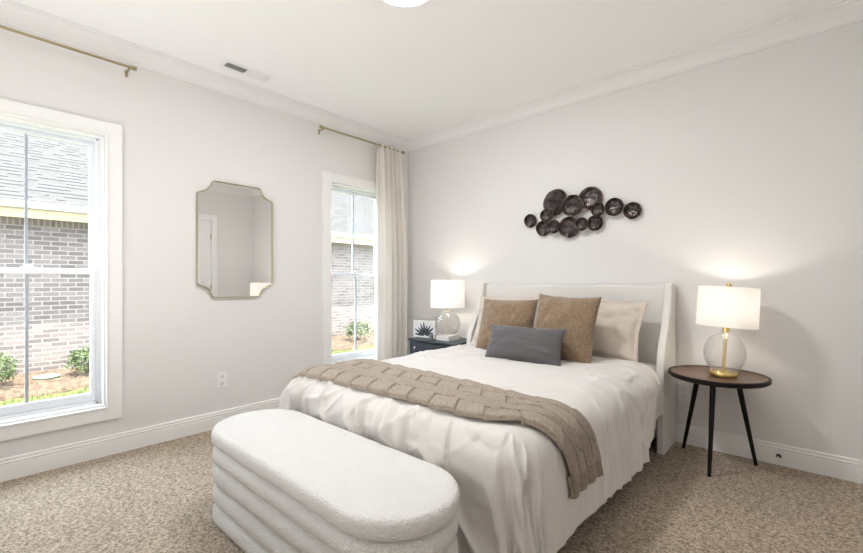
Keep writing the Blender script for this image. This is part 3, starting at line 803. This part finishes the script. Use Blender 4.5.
# pillows
def pillow(name, w_, h_, T, m, loc, lean, yaw, roll, label, group=None, flange=0.0, seed=1, wr=0.010, n=56, cat='pillow', pinch=0.08):
    bm = NB(); V = {}
    for side in (1, -1):
        for j in range(n + 1):
            for i in range(n + 1):
                u = -1 + 2 * i / n; v = -1 + 2 * j / n
                # concentrate rows near edge
                u = math.sin(u * PI / 2) * .6 + u * .4; v = math.sin(v * PI / 2) * .6 + v * .4
                edge = i in (0, n) or j in (0, n)
                if side == -1 and edge: V[(side, i, j)] = V[(1, i, j)]; continue
                fl = 1 - flange
                uu = min(1, abs(u) / fl); vv = min(1, abs(v) / fl)
                th = ((1 - uu ** 2.4) * (1 - vv ** 2.4)) ** 0.55 * T / 2
                if flange: th = max(th, 0.004)
                if edge: th = 0
                x = u * w_ / 2 * (1 - pinch * (1 - v * v) * abs(u)); z = v * h_ / 2 * (1 - pinch * (1 - u * u) * abs(v))
                nz = noise.noise((u * 2.2 + seed, v * 2.2, side)) * wr * 1.6 + noise.noise((u * 5 + seed, v * 5, side * 2)) * wr * .7
                nz += wr * .8 * noise.noise((math.atan2(v, u) * 4, seed, side)) * (abs(u) * abs(v)) 
                y = -side * (th + nz * min(1, th / 0.03))
                if flange and (abs(u) > fl or abs(v) > fl): y += 0.008 * noise.noise((u * 6, v * 6, seed))
                V[(side, i, j)] = bm.verts.new((x, y, z + h_ / 2))
    for side in (1, -1):
        for j in range(n):
            for i in range(n):
                q = [V[(side, i, j)], V[(side, i + 1, j)], V[(side, i + 1, j + 1)], V[(side, i, j + 1)]]
                try: bm.faces.new(q if side == 1 else q[::-1])
                except ValueError: pass
    o = mk(name, bm, m, angle=180)
    o.matrix_world = Matrix.Translation(loc) @ Matrix.Rotation(yaw, 4, 'Z') @ Matrix.Rotation(-lean, 4, 'X') @ Matrix.Rotation(roll, 4, 'Y')
    return tag(o, label, cat, group)
pillow('pillow', 0.68, 0.45, 0.18, 'sham', (2.255, -0.395, 0.598), 0.36, 0.0, 0.05, 'plump cream sham pillow standing at the right against the headboard', flange=0.09, seed=4, wr=0.018)
pillow('pillow', 0.68, 0.45, 0.18, 'sham', (1.53, -0.385, 0.598), 0.36, 0.0, -0.03, 'cream sham pillow mostly hidden behind the left brown cushion', flange=0.09, seed=9, wr=0.018)
pillow('cushion', 0.48, 0.445, 0.19, 'chenille', (1.70, -0.69, 0.596), 0.36, 0.06, -0.01, 'left of the two square brown chenille cushions, behind the slate one', 'brown square cushions', seed=2)
pillow('cushion', 0.465, 0.475, 0.19, 'chenille', (2.165, -0.70, 0.598), 0.30, -0.02, 0.03, 'right of the two square brown chenille cushions, leaning on the sham', 'brown square cushions', seed=6)
pillow('lumbar_cushion', 0.565, 0.262, 0.14, 'slate', (2.005, -0.930, 0.598), 0.40, 0.08, 0.0, 'low oblong slate grey cushion in front of the brown cushions', seed=12, wr=0.006, cat='cushion')

# ------------------------------------------------------------------ bench
def stad_ring(x0, x1, y0, y1, n=20):
    r = (y1 - y0) / 2; cy = (y0 + y1) / 2; P = []
    for i in range(n + 1):
        a = -PI / 2 + PI * i / n; P.append((x1 - r + r * math.cos(a), cy + r * math.sin(a), math.cos(a), math.sin(a)))
    m_ = 16
    for i in range(1, m_): P.append((x1 - r - (x1 - x0 - 2 * r) * i / m_, y1, 0, 1))
    for i in range(n + 1):
        a = PI / 2 + PI * i / n; P.append((x0 + r + r * math.cos(a), cy + r * math.sin(a), math.cos(a), math.sin(a)))
    for i in range(1, m_): P.append((x0 + r + (x1 - x0 - 2 * r) * i / m_, y0, 0, -1))
    return P
def stad_solid(bm, ring, prof, cx, cy):
    """prof: list of (inset, z); closes both ends with shrinking rings"""
    R = []
    for ins, z in prof:
        R.append([bm.verts.new((x - nx * ins, y - ny * ins, z)) for x, y, nx, ny in ring])
    n = len(ring)
    for A, B in zip(R, R[1:]):
        for i in range(n): bm.faces.new((A[i], A[(i + 1) % n], B[(i + 1) % n], B[i]))
    bm.faces.new(R[0]); bm.faces.new(R[-1])
BN = (1.190, 2.612, -2.655, -2.205)
bcx, bcy = (BN[0] + BN[1]) / 2, (BN[2] + BN[3]) / 2
bench = empty('storage_bench', (bcx, bcy, 0), 'oval white boucle storage bench with channelled sides at the foot of the bed', 'bench')
ring = stad_ring(BN[0] - bcx, BN[1] - bcx, BN[2] - bcy, BN[3] - bcy)
bm = NB(); zt, zb = 0.450, 0.378
prof = [(0.06, zb), (0.02, zb), (0.008, zb + 0.006), (0.001, zb + 0.016), (0, zb + 0.046), (0.003, zb + 0.058), (0.010, zb + 0.067), (0.020, zt - 0.001), (0.04, zt + 0.001), (0.10, zt + 0.003), (0.16, zt + 0.005), (0.20, zt + 0.006)]
stad_solid(bm, ring, prof, 0, 0)
mk('lid', bm, 'boucle', bench, angle=75)
bm = NB(); prof = [(0.05, 0.0)]
nr = 4; hh = (zb - 0.004) / nr
for k in range(nr):
    for i in range(9):
        a = PI * i / 8
        prof.append((0.030 - 0.026 * math.sin(a) ** 0.6, k * hh + hh * (i / 8) * 0.98 + 0.002))
prof.append((0.07, zb - 0.002))
stad_solid(bm, ring, prof, 0, 0)
mk('body', bm, 'boucle', bench, angle=75)

# ------------------------------------------------------------------ side table (right)
st = empty('side_table', (3.02, -0.285, 0), 'round dark walnut side table with three splayed black legs beside the bed', 'side table')
TZ = 0.575; TR = 0.265
mk('tabletop', lathe(NB(), [(0, TZ - 0.034), (TR - 0.025, TZ - 0.034), (TR - 0.008, TZ - 0.028), (TR, TZ - 0.016), (TR, TZ - 0.003), (TR - 0.003, TZ), (TR - 0.012, TZ - 0.001), (TR - 0.016, TZ - 0.006), (TR - 0.022, TZ - 0.010), (0, TZ - 0.010)], n=72), 'walnut', st)
mk('rim', lathe(NB(), [(TR - 0.011, TZ - 0.030), (TR + 0.0015, TZ - 0.020), (TR + 0.0015, TZ - 0.002), (TR - 0.003, TZ + 0.001), (TR - 0.013, TZ), (TR - 0.013, TZ - 0.008)], n=72, close=True), 'black_wood', st)
for fx, fy in ((3.010, -0.490), (2.800, -0.100), (3.200, -0.115)):
    dx, dy = fx - 3.02, fy + 0.285
    mk('leg', tube(NB(), [(dx * .52, dy * .52, TZ - 0.03), (dx, dy, 0.0)], 0.0165, 16, 0.010), 'black_wood', st)

# ------------------------------------------------------------------ lamps
def lamp(loc, R_, H_, zs, gr, label, power, block=False, tilt=0.0):
    """R_, H_: shade radius and height; zs: shade bottom above the base; gr: globe radius"""
    t = empty('table_lamp', loc, label, 'lamp', 'glass table lamps')
    t.rotation_euler = (0, tilt, 0.7346) if tilt else (0, 0, 0)
    metal = 'pale_metal' if block else 'brass'
    if block: mk('base', bx(-0.083, 0.083, -0.083, 0.083, 0, 0.050), 'marble', t, smooth=False, bevel=0.003)
    else: mk('base', lathe(NB(), [(0, 0), (0.072, 0), (0.074, 0.004), (0.074, 0.026), (0.070, 0.031), (0, 0.031)], n=48), 'brass', t)
    z0 = 0.050 if block else 0.031; hg = zs - 0.045 - z0
    prof = []
    for i in range(27):
        a = -PI / 2 + 0.45 + (PI - 0.45 - 0.30) * i / 26
        prof.append((gr * math.cos(a) ** 0.85, z0 + hg * 0.5 * (math.sin(a) + 0.9) / 0.94))
    neck = prof[-1][1]
    prof += [(gr * 0.27, neck + 0.008), (gr * 0.24, zs - 0.030)]
    inner = [(max(0.012, r - 0.0035), z) for r, z in prof]
    bm = lathe(NB(), prof + inner[::-1], n=56, close=True)
    mk('glass_body', bm, 'glass', t, angle=180)
    mk('stem', lathe(NB(), [(0.009, z0)] + [(0.0085 + 0.002 * (i % 2), z0 + 0.006 * i + 0.004) for i in range(int(hg / 0.006))] + [(0.008, zs - 0.03)], n=16), metal, t)
    mk('socket', lathe(NB(), [(0.0, zs - 0.032), (0.020, zs - 0.032), (0.020, zs + 0.004), (0.014, zs + 0.008), (0.014, zs + 0.05), (0, zs + 0.05)], n=24), metal, t)
    sh = mk('shade', lathe(NB(), [(R_, zs), (R_ * 0.985, zs + H_), (R_ * 0.985 - 0.0015, zs + H_), (R_ - 0.0015, zs)], n=72, close=True), 'shade', t)
    bm = NB()
    for z in (zs + H_ - 0.012,):
        for k in range(3):
            a = k * 2 * PI / 3 + 0.4
            tube(bm, [(0, 0, z - 0.01), (R_ * 0.982 * math.cos(a), R_ * 0.982 * math.sin(a), z)], 0.0018, 6)
    tube(bm, [(0.012, 0, zs + 0.03), (0.05, 0, zs + H_ * .45), (0.035, 0, zs + H_ - 0.04), (0, 0, zs + H_ - 0.02)], 0.0018, 6)
    tube(bm, [(-0.012, 0, zs + 0.03), (-0.05, 0, zs + H_ * .45), (-0.035, 0, zs + H_ - 0.04), (0, 0, zs + H_ - 0.02)], 0.0018, 6)
    mk('shade_frame', bm, 'brass', sh)
    mk('finial', lathe(NB(), [(0, zs + H_ - 0.024), (0.007, zs + H_ - 0.022), (0.006, zs + H_ - 0.002), (0.013, zs + H_ + 0.002), (0.015, zs + H_ + 0.012), (0.010, zs + H_ + 0.022), (0, zs + H_ + 0.026)], n=20), metal, t)
    bz = zs + H_ * 0.5
    mk('bulb', lathe(NB(), [(0.012, zs + 0.05), (0.014, zs + 0.06), (0.028, bz - 0.01), (0.030, bz + 0.008), (0.022, bz + 0.026), (0, bz + 0.034)], n=24), 'bulb', t)
    ld = bpy.data.lights.new('lamp_light', 'POINT'); ld.energy = power; ld.color = (1.0, 0.92, 0.81); ld.shadow_soft_size = 0.035
    lo = bpy.data.objects.new('lamp_light', ld); COL.objects.link(lo); lo.parent = t; lo.location = (0, 0, bz + 0.01)
lamp((3.052, -0.290, TZ - 0.009), 0.160, 0.242, 0.872 - 0.565, 0.111, 'glass globe table lamp with brass base on the round side table', 12, tilt=0.062)

# ------------------------------------------------------------------ nightstand (left)
NX0, NX1, NY0, NY1, NZ = 0.43, 1.04, -0.43, -0.03, 0.572
ns = empty('nightstand', ((NX0 + NX1) / 2, (NY0 + NY1) / 2, 0), 'dark blue nightstand between the curtain and the bed', 'nightstand')
hx, hy = (NX1 - NX0) / 2, (NY1 - NY0) / 2
bm = NB(); box(bm, -hx + .01, hx - .01, -hy + 0.02, hy, 0.10, NZ - 0.022)
mk('body', bm, 'navy', ns, smooth=False, bevel=0.003)
mk('top', bx(-hx, hx, -hy, hy, NZ - 0.022, NZ), 'navy', ns, smooth=False, bevel=0.004)
for z0, z1 in ((0.12, 0.325), (0.335, 0.54)):
    dr = mk('drawer', bx(-hx + .025, hx - .025, -hy + 0.002, -hy + 0.0195, z0, z1), 'navy', ns, smooth=False, bevel=0.003)
    for sx in (-0.17, 0.17):
        bm = lathe(NB(), [(0, 0), (0.005, 0), (0.005, 0.012), (0.013, 0.018), (0.014, 0.025), (0, 0.030)], n=20)
        bmesh.ops.rotate(bm, verts=bm.verts, cent=(0, 0, 0), matrix=Matrix.Rotation(PI / 2, 3, 'X'))
        k_ = mk('knob', bm, 'chrome', dr); k_.location = (sx * 1.12, -hy + 0.002, (z0 + z1) / 2 + 0.055)
for sx in (-1, 1):
    for sy in (-1, 1):
        mk('leg', tube(NB(), [(sx * (hx - 0.04), sy * (hy - 0.05), 0.10), (sx * (hx - 0.04), sy * (hy - 0.05), 0)], 0.02, 12, 0.014), 'navy', ns)
LX, LY = 0.800, -0.245
lamp((LX, LY, NZ), 0.168, 0.268, 0.893 - NZ, 0.125, 'glass table lamp with square white base on the dark nightstand', 12, block=True)
pf = empty('picture_frame', (0.520, -0.28, NZ), 'small silver framed picture of dark fronds on the nightstand', 'picture', rz=0.12)
W_, H_ = 0.135, 0.175
bm = NB(); box(bm, -W_, -W_ + 0.016, -0.012, 0, 0, H_); box(bm, W_ - 0.016, W_, -0.012, 0, 0, H_); box(bm, -W_ + 0.016, W_ - 0.016, -0.012, 0, 0, 0.016); box(bm, -W_ + 0.016, W_ - 0.016, -0.012, 0, H_ - 0.016, H_)
fr_ = mk('frame', bm, 'silver', pf, smooth=False, bevel=0.002)
pr_ = mk('print', bx(-W_ + 0.016, W_ - 0.016, -0.006, -0.002, 0.016, H_ - 0.016), 'print_pale', pf, smooth=False)
bm = NB()
for k in range(9):
    a = math.radians(172 - k * 19); l0, l1 = 0.012, 0.135 + 0.02 * math.sin(k * 2.1)
    bx_, bz_ = 0.01, 0.018; P = []
    for sgn in (1, -1):
        for i in range(7):
            f_ = i / 6 if sgn == 1 else 1 - i / 6
            wd = 0.0115 * math.sin(PI * min(1, f_ * 0.85 + 0.12)) * sgn
            l = l0 + (l1 - l0) * f_
            x = bx_ + math.cos(a) * l - math.sin(a) * wd; z = bz_ + math.sin(a) * l + math.cos(a) * wd
            P.append((max(-W_ + 0.017, min(W_ - 0.017, x)), max(0.017, min(H_ - 0.017, z))))
    Q = []
    for p in P:
        if not Q or (abs(p[0] - Q[-1][0]) + abs(p[1] - Q[-1][1])) > 1e-4: Q.append(p)
    if abs(Q[0][0] - Q[-1][0]) + abs(Q[0][1] - Q[-1][1]) < 1e-4: Q.pop()
    prism(bm, Q, 'y', -0.0075 - 0.0001 * k, -0.0055)
mk('frond_pattern', bm, 'print_dark', pr_, smooth=False)
mk('easel_back', prism(NB(), [(0.0, 0.13), (0.004, 0.13), (0.072, 0.0), (0.064, 0.0)], 'x', -0.02, 0.02), 'silver', pf, smooth=False)
o = mk('small_box', bx(-0.017, 0.017, -0.017, 0.017, 0, 0.052), 'greybox', loc=(0.672, -0.345, NZ), smooth=False, bevel=0.003)
tag(o, 'tiny grey box between the picture and the lamp block', 'box')
